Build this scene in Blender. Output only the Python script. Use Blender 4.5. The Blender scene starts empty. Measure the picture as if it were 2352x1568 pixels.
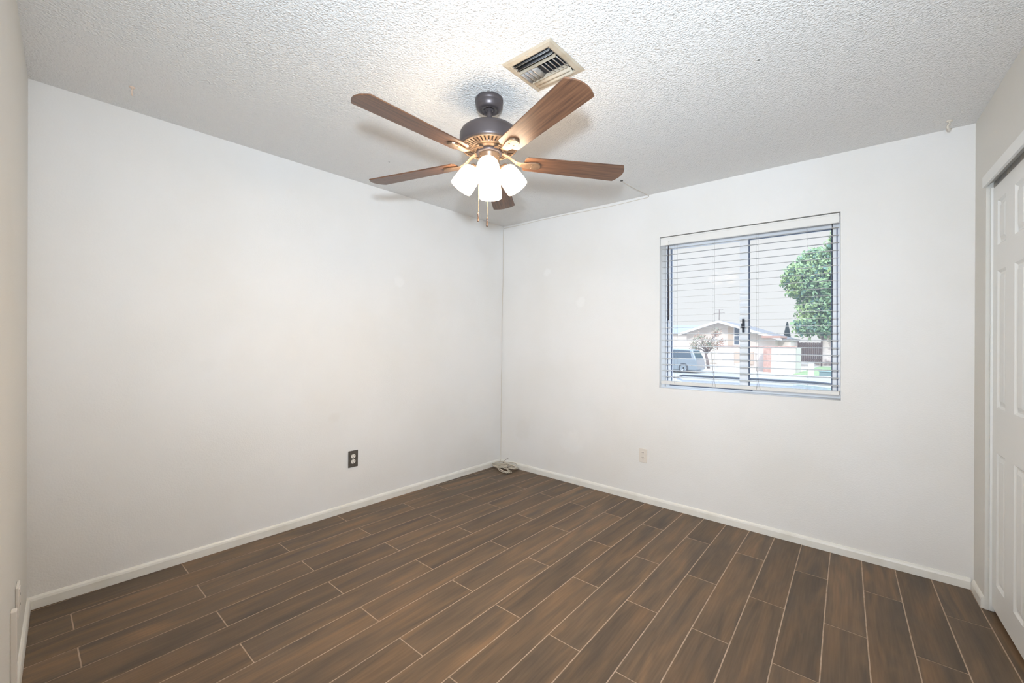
import bpy, bmesh, math, random
from mathutils import Vector, Matrix
random.seed(7)
PI = math.pi
SC = bpy.context.scene
COL = SC.collection

# ------------------------------------------------------------------ camera
RES_X = 2352
cam_d = bpy.data.cameras.new('camera')
cam = bpy.data.objects.new('camera', cam_d); COL.objects.link(cam)
YAW, PITCH, ROLL, FPX = 0.71479, -0.00063, 0.01338, 994.51
CAM = Vector((2.99971, -3.29847, 1.26563))
_f = Vector((-math.sin(YAW)*math.cos(PITCH), math.cos(YAW)*math.cos(PITCH), math.sin(PITCH)))
_r0 = Vector((math.cos(YAW), math.sin(YAW), 0)); _u0 = _r0.cross(_f)
_r = math.cos(ROLL)*_r0 + math.sin(ROLL)*_u0
_u = -math.sin(ROLL)*_r0 + math.cos(ROLL)*_u0
cam.matrix_world = Matrix(((_r.x, _u.x, -_f.x, CAM.x), (_r.y, _u.y, -_f.y, CAM.y), (_r.z, _u.z, -_f.z, CAM.z), (0, 0, 0, 1)))
cam_d.sensor_width = 36.0
cam_d.lens = 36.0*FPX/RES_X
cam_d.clip_start = 0.01; cam_d.clip_end = 300
SC.camera = cam

# ------------------------------------------------------------------ view + world + lights
SC.view_settings.view_transform = 'Standard'
SC.view_settings.look = 'None'
SC.view_settings.gamma = 1.0
SC.view_settings.use_curve_mapping = False
SC.view_settings.exposure = 0.38
SC.cycles.use_denoising = True
SC.cycles.max_bounces = 12
SC.cycles.diffuse_bounces = 8
SC.cycles.transparent_max_bounces = 24
SC.cycles.sample_clamp_indirect = 6.0
SC.cycles.caustics_reflective = False
SC.cycles.caustics_refractive = False

LAMP_STRENGTH = 16.0
BULB_STRENGTH = 490.0
LAMP_COLOR = (1.0, 0.77, 0.53)
FLASH_WATTS = 30.0
FLASH_COLOR = (0.74, 0.87, 1.0)
HALL_WATTS = 30.0

world = bpy.data.worlds.new('sky'); SC.world = world
world.use_nodes = True
wn = world.node_tree; wn.nodes.clear()
_o = wn.nodes.new('ShaderNodeOutputWorld'); _b = wn.nodes.new('ShaderNodeBackground')
_t = wn.nodes.new('ShaderNodeTexCoord'); _s = wn.nodes.new('ShaderNodeSeparateXYZ'); _c = wn.nodes.new('ShaderNodeValToRGB')
wn.links.new(_t.outputs['Generated'], _s.inputs[0]); wn.links.new(_s.outputs['Z'], _c.inputs[0])
wn.links.new(_c.outputs[0], _b.inputs[0]); wn.links.new(_b.outputs[0], _o.inputs[0])
_c.color_ramp.elements[0].position = 0.0; _c.color_ramp.elements[0].color = (0.69, 0.692, 0.694, 1)
_c.color_ramp.elements[1].position = 0.75; _c.color_ramp.elements[1].color = (2.2, 2.8, 3.7, 1)
_e = _c.color_ramp.elements.new(0.32); _e.color = (0.70, 0.705, 0.71, 1)
_b.inputs[1].default_value = 0.98

sun_d = bpy.data.lights.new('sun', 'SUN'); sun = bpy.data.objects.new('sun', sun_d); COL.objects.link(sun)
sun_d.energy = 1.7; sun_d.angle = 0.02; sun_d.color = (1.0, 0.93, 0.82)
sun.rotation_euler = Vector((-0.35, 0.75, -0.62)).to_track_quat('-Z', 'Y').to_euler()

# the photographer's flash, held just above the camera in the doorway
fl_d = bpy.data.lights.new('camera_flash', 'AREA'); fl = bpy.data.objects.new('camera_flash', fl_d); COL.objects.link(fl)
fl_d.spread = 2.05; fl_d.shape = 'DISK'; fl_d.size = 0.12; fl_d.energy = FLASH_WATTS; fl_d.color = FLASH_COLOR
fl.location = (3.07, -3.40, 1.53)
fl.rotation_euler = (Vector((1.35, -1.35, 2.10)) - fl.location).to_track_quat('-Z', 'Y').to_euler()

# added fill light, unseen, standing in the hallway behind the camera
hl_d = bpy.data.lights.new('hall_fill', 'AREA'); hl = bpy.data.objects.new('hall_fill', hl_d); COL.objects.link(hl)
hl_d.shape = 'RECTANGLE'; hl_d.size = 0.8; hl_d.size_y = 1.8; hl_d.energy = HALL_WATTS; hl_d.color = (0.84, 0.92, 1.0)
hl.location = (3.05, -4.40, 1.25)
hl.rotation_euler = Vector((-0.15, 1, 0.30)).to_track_quat('-Z', 'Y').to_euler()

# ------------------------------------------------------------------ helpers
def srgb(r, g, b):
    f = lambda c: (c/255/12.92) if c/255 <= 0.04045 else ((c/255+0.055)/1.055)**2.4
    return (f(r), f(g), f(b), 1)

def tag(o, label=None, cat=None, group=None, kind=None):
    if label: o['label'] = label
    if cat: o['category'] = cat
    if group: o['group'] = group
    if kind: o['kind'] = kind
    return o

def empty(name, loc=(0, 0, 0), rz=0.0):
    o = bpy.data.objects.new(name, None); COL.objects.link(o)
    o.location = loc; o.rotation_euler = (0, 0, rz); o.empty_display_size = 0.05
    return o

class MB:
    """collects shapes and links them as one mesh object"""
    def __init__(s): s.v = []; s.f = []; s.m = []; s.sm = []
    def add(s, verts, faces, M=None, mi=0, smooth=False):
        k = len(s.v)
        s.v += [tuple(M @ Vector(v)) if M is not None else tuple(v) for v in verts]
        s.f += [tuple(i+k for i in f) for f in faces]
        s.m += [mi]*len(faces); s.sm += [smooth]*len(faces)
        return s
    def box(s, a, b, M=None, fn=None, mi=0):
        x0, y0, z0 = a; x1, y1, z1 = b
        v = [(x0,y0,z0),(x1,y0,z0),(x1,y1,z0),(x0,y1,z0),(x0,y0,z1),(x1,y0,z1),(x1,y1,z1),(x0,y1,z1)]
        if fn: v = [fn(*p) for p in v]
        return s.add(v, [(0,3,2,1),(4,5,6,7),(0,1,5,4),(1,2,6,5),(2,3,7,6),(3,0,4,7)], M, mi)
    def lathe(s, prof, n=32, M=None, mi=0, smooth=True, cap=False):
        v = []; f = []
        for i in range(n):
            a = 2*PI*i/n
            for r, z in prof: v.append((r*math.cos(a), r*math.sin(a), z))
        m = len(prof)
        for i in range(n):
            j = (i+1) % n
            for k in range(m-1): f.append((i*m+k, j*m+k, j*m+k+1, i*m+k+1))
        s.add(v, f, M, mi, smooth)
        return s
    def tube(s, pts, r, n=8, M=None, mi=0, smooth=True, close=False):
        pts = [Vector(p) for p in pts]; v = []; f = []
        rr = r if isinstance(r, (list, tuple)) else [r]*len(pts)
        up = None
        for i, p in enumerate(pts):
            if close: d = pts[(i+1) % len(pts)] - pts[i-1]
            else: d = pts[min(i+1, len(pts)-1)] - pts[max(i-1, 0)]
            d = d.normalized() if d.length > 1e-9 else Vector((0, 0, 1))
            if up is None: up = d.orthogonal().normalized()
            up = (up - d*up.dot(d)); up = up.normalized() if up.length > 1e-6 else d.orthogonal().normalized()
            w = d.cross(up)
            for k in range(n):
                a = 2*PI*k/n
                v.append(p + rr[i]*(math.cos(a)*up + math.sin(a)*w))
        L = len(pts)
        for i in range(L if close else L-1):
            j = (i+1) % L
            for k in range(n):
                k2 = (k+1) % n
                f.append((i*n+k, i*n+k2, j*n+k2, j*n+k))
        if not close:
            f.append(tuple(range(n))[::-1]); f.append(tuple((L-1)*n+k for k in range(n)))
        return s.add(v, f, M, mi, smooth)
    def prism(s, outline, z0, z1, M=None, mi=0):
        n = len(outline)
        v = [(x, y, z0) for x, y in outline] + [(x, y, z1) for x, y in outline]
        f = [tuple(range(n))[::-1], tuple(range(n, 2*n))] + [(i, (i+1) % n, n+(i+1) % n, n+i) for i in range(n)]
        return s.add(v, f, M, mi)
    def sweep(s, prof, fn, s0, s1, n=1, mi=0):
        """profile of (d,z) points extruded along s through the mapping fn(s,z,d)"""
        m = len(prof); v = []; f = []
        for i in range(n+1):
            t = s0+(s1-s0)*i/n
            for d, z in prof: v.append(fn(t, z, d))
        for i in range(n):
            for k in range(m):
                k2 = (k+1) % m
                f.append((i*m+k, (i+1)*m+k, (i+1)*m+k2, i*m+k2))
        f.append(tuple(range(m))); f.append(tuple(n*m+k for k in range(m))[::-1])
        return s.add(v, f, None, mi)
    def sphere(s, c, r, M=None, mi=0, n=10):
        sx, sy, sz = r if isinstance(r, (tuple, list)) else (r, r, r)
        prof = [(math.sin(PI*k/n), -math.cos(PI*k/n)) for k in range(n+1)]
        v = []; f = []
        N = 2*n
        for i in range(N):
            a = 2*PI*i/N
            for q, z in prof: v.append((c[0]+sx*q*math.cos(a), c[1]+sy*q*math.sin(a), c[2]+sz*z))
        m = n+1
        for i in range(N):
            j = (i+1) % N
            for k in range(n): f.append((i*m+k, j*m+k, j*m+k+1, i*m+k+1))
        return s.add(v, f, M, mi, True)
    def build(s, name, mats, parent=None, bevel=0.0, seg=2, fixn=True):
        me = bpy.data.meshes.new(name)
        me.from_pydata(s.v, [], s.f); me.update()
        if not isinstance(mats, (list, tuple)): mats = [mats]
        for m in mats: me.materials.append(m)
        for i, p in enumerate(me.polygons):
            p.material_index = s.m[i]; p.use_smooth = s.sm[i]
        if fixn:
            bm = bmesh.new(); bm.from_mesh(me)
            bmesh.ops.remove_doubles(bm, verts=bm.verts, dist=1e-6)
            bmesh.ops.recalc_face_normals(bm, faces=bm.faces)
            bm.to_mesh(me); bm.free()
        o = bpy.data.objects.new(name, me); COL.objects.link(o)
        if parent is not None: o.parent = parent
        if bevel > 0:
            b = o.modifiers.new('bevel', 'BEVEL'); b.width = bevel; b.segments = seg; b.limit_method = 'ANGLE'; b.angle_limit = 0.6
        return o

# ------------------------------------------------------------------ materials
def mat(name, color, rough=0.5, metal=0.0, bump=None, var=None, spec=0.5, emit=None, estr=0.0, coat=0.0):
    """color: rgba linear; bump=(scale, strength, distance, detail); var=(scale, color2, lo, hi)"""
    m = bpy.data.materials.new(name); m.use_nodes = True
    nt = m.node_tree; b = nt.nodes['Principled BSDF']
    b.inputs['Base Color'].default_value = color
    b.inputs['Roughness'].default_value = rough
    b.inputs['Metallic'].default_value = metal
    b.inputs['Specular IOR Level'].default_value = spec
    if coat: b.inputs['Coat Weight'].default_value = coat
    tc = nt.nodes.new('ShaderNodeTexCoord')
    if var:
        n = nt.nodes.new('ShaderNodeTexNoise'); n.inputs['Scale'].default_value = var[0]; n.inputs['Detail'].default_value = 4
        nt.links.new(tc.outputs['Object'], n.inputs['Vector'])
        r = nt.nodes.new('ShaderNodeValToRGB')
        r.color_ramp.elements[0].position = var[2]; r.color_ramp.elements[0].color = color
        r.color_ramp.elements[1].position = var[3]; r.color_ramp.elements[1].color = var[1]
        nt.links.new(n.outputs['Fac'], r.inputs[0]); nt.links.new(r.outputs[0], b.inputs['Base Color'])
    if bump:
        n = nt.nodes.new('ShaderNodeTexNoise'); n.inputs['Scale'].default_value = bump[0]; n.inputs['Detail'].default_value = bump[3]
        nt.links.new(tc.outputs['Object'], n.inputs['Vector'])
        bp = nt.nodes.new('ShaderNodeBump'); bp.inputs['Strength'].default_value = bump[1]; bp.inputs['Distance'].default_value = bump[2]
        nt.links.new(n.outputs['Fac'], bp.inputs['Height']); nt.links.new(bp.outputs[0], b.inputs['Normal'])
    if emit:
        b.inputs['Emission Color'].default_value = emit; b.inputs['Emission Strength'].default_value = estr
    return m

def wall_material(name, color, spots=(), spot_color=None):
    """painted plaster with a light orange-peel texture and a few touched-up paint patches"""
    m = mat(name, color, 0.62, bump=(135, 0.45, 0.0018, 3), spec=0.35)
    nt = m.node_tree; b = nt.nodes['Principled BSDF']
    tc = nt.nodes.new('ShaderNodeTexCoord')
    n = nt.nodes.new('ShaderNodeTexNoise'); n.inputs['Scale'].default_value = 1.3; n.inputs['Detail'].default_value = 5
    nt.links.new(tc.outputs['Object'], n.inputs['Vector'])
    mx = nt.nodes.new('ShaderNodeMixRGB'); mx.inputs['Color1'].default_value = color
    mx.inputs['Color2'].default_value = (color[0]*0.955, color[1]*0.945, color[2]*0.925, 1)
    mr = nt.nodes.new('ShaderNodeMapRange'); mr.inputs['From Min'].default_value = 0.42; mr.inputs['From Max'].default_value = 0.70
    nt.links.new(n.outputs['Fac'], mr.inputs['Value']); nt.links.new(mr.outputs[0], mx.inputs['Fac'])
    out = mx.outputs[0]
    n2 = nt.nodes.new('ShaderNodeTexNoise'); n2.inputs['Scale'].default_value = 14; n2.inputs['Detail'].default_value = 4
    nt.links.new(tc.outputs['Object'], n2.inputs['Vector'])
    for (px, py, pz, rad, amount, c2) in spots:
        d = nt.nodes.new('ShaderNodeVectorMath'); d.operation = 'DISTANCE'; d.inputs[1].default_value = (px, py, pz)
        nt.links.new(tc.outputs['Object'], d.inputs[0])
        ad = nt.nodes.new('ShaderNodeMath'); ad.operation = 'MULTIPLY_ADD'; ad.inputs[1].default_value = rad*1.3; ad.inputs[2].default_value = -rad*0.65
        nt.links.new(n2.outputs['Fac'], ad.inputs[0])
        sm = nt.nodes.new('ShaderNodeMath'); sm.operation = 'ADD'
        nt.links.new(d.outputs['Value'], sm.inputs[0]); nt.links.new(ad.outputs[0], sm.inputs[1])
        mp = nt.nodes.new('ShaderNodeMapRange'); mp.inputs['From Min'].default_value = rad; mp.inputs['From Max'].default_value = rad*0.55
        mp.inputs['To Min'].default_value = 0; mp.inputs['To Max'].default_value = amount
        nt.links.new(sm.outputs[0], mp.inputs['Value'])
        k = nt.nodes.new('ShaderNodeMixRGB'); k.inputs['Color2'].default_value = c2
        nt.links.new(mp.outputs[0], k.inputs['Fac']); nt.links.new(out, k.inputs['Color1'])
        out = k.outputs[0]
    nt.links.new(out, b.inputs['Base Color'])
    return m

LIGHT_PATCH = (0.90, 0.89, 0.88, 1); TAN_PATCH = (0.70, 0.66, 0.60, 1)
M_WALL = wall_material('wall_paint', (0.80, 0.787, 0.772, 1), spots=(
    (0.0, -1.25, 1.74, 0.055, 0.28, LIGHT_PATCH), (0.0, -1.78, 0.70, 0.05, 0.22, TAN_PATCH), (0.0, -2.55, 1.10, 0.05, 0.10, TAN_PATCH),
    (0.94, 0.0, 1.62, 0.055, 0.3, LIGHT_PATCH), (0.56, 0.0, 1.92, 0.05, 0.3, LIGHT_PATCH), (0.86, 0.0, 0.36, 0.13, 0.22, LIGHT_PATCH),
    (0.30, 0.0, 0.40, 0.12, 0.2, TAN_PATCH)))
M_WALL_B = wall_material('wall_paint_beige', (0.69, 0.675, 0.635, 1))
M_TRIM = mat('trim_paint', (0.80, 0.78, 0.73, 1), 0.35, bump=(60, 0.1, 0.001, 2), var=(9, (0.72, 0.69, 0.62, 1), 0.45, 0.8))
M_DOOR = mat('door_paint', (0.76, 0.76, 0.74, 1), 0.38, bump=(90, 0.05, 0.0006, 2))

H_CEIL = 2.44
CEILING_MARKS = [(2.585, -1.289, 0.007, (0.30, 0.32, 0.32, 1)), (1.743, -0.749, 0.006, (0.25, 0.25, 0.26, 1)), (0.495, -1.677, 0.006, (0.3, 0.3, 0.3, 1)), (2.139, -1.807, 0.018, (0.72, 0.70, 0.67, 1)), (2.155, -1.80, 0.010, (0.70, 0.68, 0.65, 1))]
def ceiling_material():
    m = mat('ceiling_texture', (0.80, 0.79, 0.775, 1), 0.75, spec=0.25)
    nt = m.node_tree; b = nt.nodes['Principled BSDF']; tc = nt.nodes.new('ShaderNodeTexCoord')
    n1 = nt.nodes.new('ShaderNodeTexNoise'); n1.inputs['Scale'].default_value = 105; n1.inputs['Detail'].default_value = 3.5; n1.inputs['Distortion'].default_value = 0.6
    v = nt.nodes.new('ShaderNodeTexVoronoi'); v.inputs['Scale'].default_value = 150; v.feature = 'SMOOTH_F1'
    nt.links.new(tc.outputs['Object'], n1.inputs['Vector']); nt.links.new(tc.outputs['Object'], v.inputs['Vector'])
    ad = nt.nodes.new('ShaderNodeMath'); ad.operation = 'SUBTRACT'
    nt.links.new(n1.outputs['Fac'], ad.inputs[0])
    mu = nt.nodes.new('ShaderNodeMath'); mu.operation = 'MULTIPLY'; mu.inputs[1].default_value = 0.55
    nt.links.new(v.outputs['Distance'], mu.inputs[0]); nt.links.new(mu.outputs[0], ad.inputs[1])
    out = None      # a few old nail holes and a scuff
    for (px, py, rad, c2) in CEILING_MARKS:
        d = nt.nodes.new('ShaderNodeVectorMath'); d.operation = 'DISTANCE'; d.inputs[1].default_value = (px, py, H_CEIL)
        nt.links.new(tc.outputs['Object'], d.inputs[0])
        mp = nt.nodes.new('ShaderNodeMapRange'); mp.inputs['From Min'].default_value = rad; mp.inputs['From Max'].default_value = rad*0.6
        nt.links.new(d.outputs['Value'], mp.inputs['Value'])
        k = nt.nodes.new('ShaderNodeMixRGB'); k.inputs['Color1'].default_value = (0.80, 0.79, 0.775, 1); k.inputs['Color2'].default_value = c2
        nt.links.new(mp.outputs[0], k.inputs['Fac'])
        if out is not None: nt.links.new(out, k.inputs['Color1'])
        out = k.outputs[0]
    nt.links.new(out, b.inputs['Base Color'])
    bp = nt.nodes.new('ShaderNodeBump'); bp.inputs['Strength'].default_value = 0.85; bp.inputs['Distance'].default_value = 0.0075
    nt.links.new(ad.outputs[0], bp.inputs['Height']); nt.links.new(bp.outputs[0], b.inputs['Normal'])
    return m
M_CEIL = ceiling_material()

def plank_material():
    m = mat('wood_plank_tile', (0.12, 0.085, 0.06, 1), 0.48, spec=0.28)
    nt = m.node_tree; b = nt.nodes['Principled BSDF']
    uv = nt.nodes.new('ShaderNodeUVMap'); uv.uv_map = 'UVMap'
    at = nt.nodes.new('ShaderNodeAttribute'); at.attribute_name = 'tone'
    def noise(sx, sy, detail, dist=0.0):
        mp = nt.nodes.new('ShaderNodeMapping'); mp.inputs['Scale'].default_value = (sx, sy, 1)
        nt.links.new(uv.outputs[0], mp.inputs['Vector'])
        n = nt.nodes.new('ShaderNodeTexNoise'); n.inputs['Scale'].default_value = 1.0; n.inputs['Detail'].default_value = detail; n.inputs['Distortion'].default_value = dist
        nt.links.new(mp.outputs[0], n.inputs['Vector']); return n
    n1 = noise(1.7, 13, 5, 0.8)       # broad cloudy streaks
    n2 = noise(5.0, 120, 4, 0.3)      # fine grain
    n3 = noise(3.0, 7, 3, 0.4)
    r = nt.nodes.new('ShaderNodeValToRGB')
    e = r.color_ramp.elements
    e[0].position = 0.28; e[0].color = srgb(84, 73, 63)
    e[1].position = 0.74; e[1].color = srgb(130, 103, 77)
    k = e.new(0.48); k.color = srgb(104, 87, 70)
    nt.links.new(n1.outputs['Fac'], r.inputs[0])
    mx = nt.nodes.new('ShaderNodeMixRGB'); mx.blend_type = 'MULTIPLY'; mx.inputs['Fac'].default_value = 1
    r2 = nt.nodes.new('ShaderNodeMapRange'); r2.inputs['From Min'].default_value = 0.3; r2.inputs['From Max'].default_value = 0.7; r2.inputs['To Min'].default_value = 0.87; r2.inputs['To Max'].default_value = 1.10
    nt.links.new(n2.outputs['Fac'], r2.inputs['Value'])
    cb = nt.nodes.new('ShaderNodeCombineXYZ')
    for i in range(3): nt.links.new(r2.outputs[0], cb.inputs[i])
    nt.links.new(r.outputs[0], mx.inputs['Color1']); nt.links.new(cb.outputs[0], mx.inputs['Color2'])
    mx2 = nt.nodes.new('ShaderNodeMixRGB'); mx2.blend_type = 'MULTIPLY'; mx2.inputs['Fac'].default_value = 1
    r3 = nt.nodes.new('ShaderNodeMapRange'); r3.inputs['To Min'].default_value = 0.88; r3.inputs['To Max'].default_value = 1.12
    nt.links.new(at.outputs['Fac'], r3.inputs['Value'])
    cb2 = nt.nodes.new('ShaderNodeCombineXYZ')
    for i in range(3): nt.links.new(r3.outputs[0], cb2.inputs[i])
    nt.links.new(mx.outputs[0], mx2.inputs['Color1']); nt.links.new(cb2.outputs[0], mx2.inputs['Color2'])
    nt.links.new(mx2.outputs[0], b.inputs['Base Color'])
    r4 = nt.nodes.new('ShaderNodeMapRange'); r4.inputs['To Min'].default_value = 0.36; r4.inputs['To Max'].default_value = 0.6
    nt.links.new(n3.outputs['Fac'], r4.inputs['Value']); nt.links.new(r4.outputs[0], b.inputs['Roughness'])
    bp = nt.nodes.new('ShaderNodeBump'); bp.inputs['Strength'].default_value = 0.18; bp.inputs['Distance'].default_value = 0.0012
    nt.links.new(n2.outputs['Fac'], bp.inputs['Height']); nt.links.new(bp.outputs[0], b.inputs['Normal'])
    return m
M_PLANK = plank_material()
M_GROUT = mat('grout', srgb(192, 170, 150), 0.85, var=(25, srgb(168, 144, 122), 0.4, 0.7))

def blade_material():
    m = mat('walnut_blade', (0.1, 0.05, 0.03, 1), 0.36, spec=0.45)
    nt = m.node_tree; b = nt.nodes['Principled BSDF']; tc = nt.nodes.new('ShaderNodeTexCoord')
    mp = nt.nodes.new('ShaderNodeMapping'); mp.inputs['Scale'].default_value = (5, 110, 20)
    nt.links.new(tc.outputs['Object'], mp.inputs['Vector'])
    n = nt.nodes.new('ShaderNodeTexNoise'); n.inputs['Scale'].default_value = 1; n.inputs['Detail'].default_value = 5; n.inputs['Distortion'].default_value = 0.5
    nt.links.new(mp.outputs[0], n.inputs['Vector'])
    r = nt.nodes.new('ShaderNodeValToRGB'); e = r.color_ramp.elements
    e[0].position = 0.30; e[0].color = srgb(80, 56, 44)
    e[1].position = 0.72; e[1].color = srgb(124, 89, 66)
    k = e.new(0.5); k.color = srgb(104, 73, 54)
    nt.links.new(n.outputs['Fac'], r.inputs[0]); nt.links.new(r.outputs[0], b.inputs['Base Color'])
    bp = nt.nodes.new('ShaderNodeBump'); bp.inputs['Strength'].default_value = 0.1; bp.inputs['Distance'].default_value = 0.0006
    nt.links.new(n.outputs['Fac'], bp.inputs['Height']); nt.links.new(bp.outputs[0], b.inputs['Normal'])
    return m
M_BLADE = blade_material()
M_BRONZE = mat('bronze_dark', srgb(90, 83, 84), 0.38, metal=0.55)
M_BRONZE_L = mat('bronze_rubbed', srgb(130, 108, 88), 0.4, metal=0.45, var=(30, srgb(112, 92, 76), 0.4, 0.7))
M_RECESS = mat('vent_recess_dark', srgb(70, 60, 52), 0.7)
M_CHAIN = mat('brass_chain', srgb(196, 176, 140), 0.3, metal=0.8)
M_FOB = mat('bronze_fob', srgb(110, 88, 74), 0.35, metal=0.6)
M_SHADE = mat('lit_white_glass', (0.9, 0.88, 0.84, 1), 0.3, emit=(*LAMP_COLOR, 1), estr=LAMP_STRENGTH)
M_BULB = mat('lit_bulb', (0.9, 0.88, 0.84, 1), 0.3, emit=(*LAMP_COLOR, 1), estr=BULB_STRENGTH)
M_VENT = mat('vent_cream_enamel', srgb(178, 166, 148), 0.45, var=(14, srgb(158, 142, 120), 0.45, 0.75))
M_VENT_G = mat('vent_shade_and_track_grey', srgb(150, 150, 152), 0.4, metal=0.5, var=(20, srgb(186, 178, 165), 0.4, 0.7))  # louvre and vane faces painted grey as if shaded; plain metal on door track
M_DARK = mat('duct_dark', srgb(24, 26, 32), 0.8)
M_ALU = mat('window_aluminium', srgb(236, 238, 242), 0.35)
M_GASKET = mat('window_gasket', srgb(86, 98, 122), 0.6)
M_LATCH = mat('latch_black', srgb(36, 40, 52), 0.5)
M_SLAT = mat('blind_slat_white', srgb(226, 224, 220), 0.45)
M_SLAT_B = mat('blind_slat_backlit', srgb(208, 206, 202), 0.5)  # slats toned down in colour to imitate being backlit
M_CORD = mat('blind_cord', srgb(150, 150, 150), 0.8)
M_WAND = mat('blind_wand', srgb(74, 70, 74), 0.25)
M_PLATE = mat('plate_pewter', srgb(104, 98, 92), 0.45, metal=0.35, var=(40, srgb(88, 82, 76), 0.4, 0.7))
M_PLASTIC = mat('plastic_white', srgb(228, 222, 214), 0.4)
M_PLASTIC_B = mat('plastic_offwhite', srgb(222, 214, 204), 0.45)
M_SLOT = mat('slot_dark', srgb(60, 54, 48), 0.8)
M_CABLE = mat('cable_ivory', srgb(206, 196, 180), 0.5)
M_HOOK = mat('hook_ivory', srgb(222, 214, 202), 0.45)
M_HOOK_P = mat('hook_peach', srgb(226, 204, 186), 0.45)

def glass_material():
    m = bpy.data.materials.new('window_glass'); m.use_nodes = True
    nt = m.node_tree; nt.nodes.clear()
    o = nt.nodes.new('ShaderNodeOutputMaterial'); t = nt.nodes.new('ShaderNodeBsdfTransparent'); g = nt.nodes.new('ShaderNodeBsdfGlossy')
    t.inputs['Color'].default_value = (0.97, 0.985, 0.98, 1); g.inputs['Roughness'].default_value = 0.02
    f = nt.nodes.new('ShaderNodeFresnel'); f.inputs['IOR'].default_value = 1.14
    x = nt.nodes.new('ShaderNodeMixShader')
    veil = nt.nodes.new('ShaderNodeBsdfTranslucent'); veil.inputs['Color'].default_value = (0.85, 0.87, 0.9, 1)      # white translucence mixed in to paint a hazy veil over the view
    y = nt.nodes.new('ShaderNodeMixShader'); y.inputs[0].default_value = 0.10
    nt.links.new(t.outputs[0], y.inputs[1]); nt.links.new(veil.outputs[0], y.inputs[2])
    nt.links.new(f.outputs[0], x.inputs[0]); nt.links.new(y.outputs[0], x.inputs[1]); nt.links.new(g.outputs[0], x.inputs[2]); nt.links.new(x.outputs[0], o.inputs[0])
    return m
M_GLASS = glass_material()

# ------------------------------------------------------------------ room frame (walls skewed slightly to make up for lens distortion)
H = 2.44
def PL(s, z, d):      # left wall: s = distance from the far corner, d = depth behind the surface
    t = s/3.25; k = z/H
    near = Vector((0.029*(1-k)+0.0102*k, -3.2465*(1-k)-3.264*k, z))
    p = Vector((0, 0, z)).lerp(near, t); p.x -= d
    return p
def PB(s, z, d):      # back wall with the window: s = x
    return Vector((s, d, z))
def PR(s, z, d):      # closet wall: s = distance from the window wall
    x = 3.352-0.0165*z/H+0.07*s
    return Vector((x+d, -s+0.07*d, z))
def PN(s, z, d):      # wall beside the camera: s = distance from the left wall
    return Vector((0.02+s, -3.2465-0.0175*z/H-0.0555*s-d, z))

def wall_slab(name, fn, rects, thick, m, label):
    b = MB()
    for s0, s1, z0, z1 in rects:
        b.box((s0, z0, 0), (s1, z1, thick), fn=lambda s, z, d: fn(s, z, d))
    o = b.build(name, m); return tag(o, label, 'wall', kind='structure')

wall_slab('wall_left', PL, [(-0.05, 3.42, 0, H)], 0.12, M_WALL, 'long blank white wall on the left with the dark outlet plate')
# window opening: quad skewed slightly to fit its image coordinates
OPX = lambda t, k: (1.661*(1-k)+1.647*k)*(1-t)+(2.788*(1-k)+2.774*k)*t
def WN(s, z, d):      # window frame coordinates: s 0..1.127 across, z 0..1.16 up, d depth
    t = s/1.127; k = z/1.16
    zb = 0.919*(1-t)+0.931*t; zt = 2.090*(1-t)+2.083*t
    return Vector((OPX(t, k), d, zb*(1-k)+zt*k))
WT = 0.21
def build_wall_back():
    b = MB()
    o = [WN(0, 0, 0), WN(1.127, 0, 0), WN(1.127, 1.16, 0), WN(0, 1.16, 0)]
    r = [Vector((0, 0, 0)), Vector((3.47, 0, 0)), Vector((3.47, 0, H)), Vector((0, 0, H))]
    v = []
    for d in (0, WT):
        for p in r+o: v.append((p.x, d, p.z))
    f = []
    for i in range(4):
        j = (i+1) % 4
        f.append((i, j, 4+j, 4+i)); f.append((8+i, 8+j, 12+j, 12+i)); f.append((4+i, 4+j, 12+j, 12+i)); f.append((i, j, 8+j, 8+i))
    b.add(v, f)
    return tag(b.build('wall_back', M_WALL), 'white wall with the window, right of the far corner', 'wall', kind='structure')
build_wall_back()
CO = 0.205            # closet opening begins here (distance from the window wall)
CZ = 2.062
wall_slab('wall_right', PR, [(-0.05, CO, 0, H), (CO, 3.55, CZ, H), (1.72, 3.55, 0, CZ)], 0.10, M_WALL_B, 'beige wall on the right around the closet opening')
wall_slab('wall_front', PN, [(-0.12, 2.52, 0, H), (2.52, 3.6, 2.06, H)], 0.11, M_WALL_B, 'beige wall at the left edge of the view, beside the camera')
# closet interior and hallway behind the camera
b = MB(); b.box((0.0, 0, 0.62), (3.6, H, 0.70), fn=PR); b.box((-0.02, 0, 0.101), (0.03, H, 0.7), fn=PR); b.box((3.5, 0, 0.10), (3.58, H, 0.7), fn=PR)
tag(b.build('wall_closet', M_WALL_B), 'plain walls inside the closet behind the panelled door', 'wall', kind='structure')
b = MB()
b.box((2.30, -4.75, 0), (2.42, -3.52, H)); b.box((2.3, -4.75, 0), (4.3, -4.63, H)); b.box((4.2, -4.75, 0), (4.3, -3.4, H)); b.box((3.69, -3.66, 0), (4.3, -3.5, H))
tag(b.build('wall_hall', M_WALL), 'white hallway walls behind the camera', 'wall', kind='structure')
b = MB(); b.box((-0.3, -4.8, H), (4.5, 0.21, H+0.15))
tag(b.build('ceiling', M_CEIL), 'white textured ceiling carrying the fan', 'ceiling', kind='structure')

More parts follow.
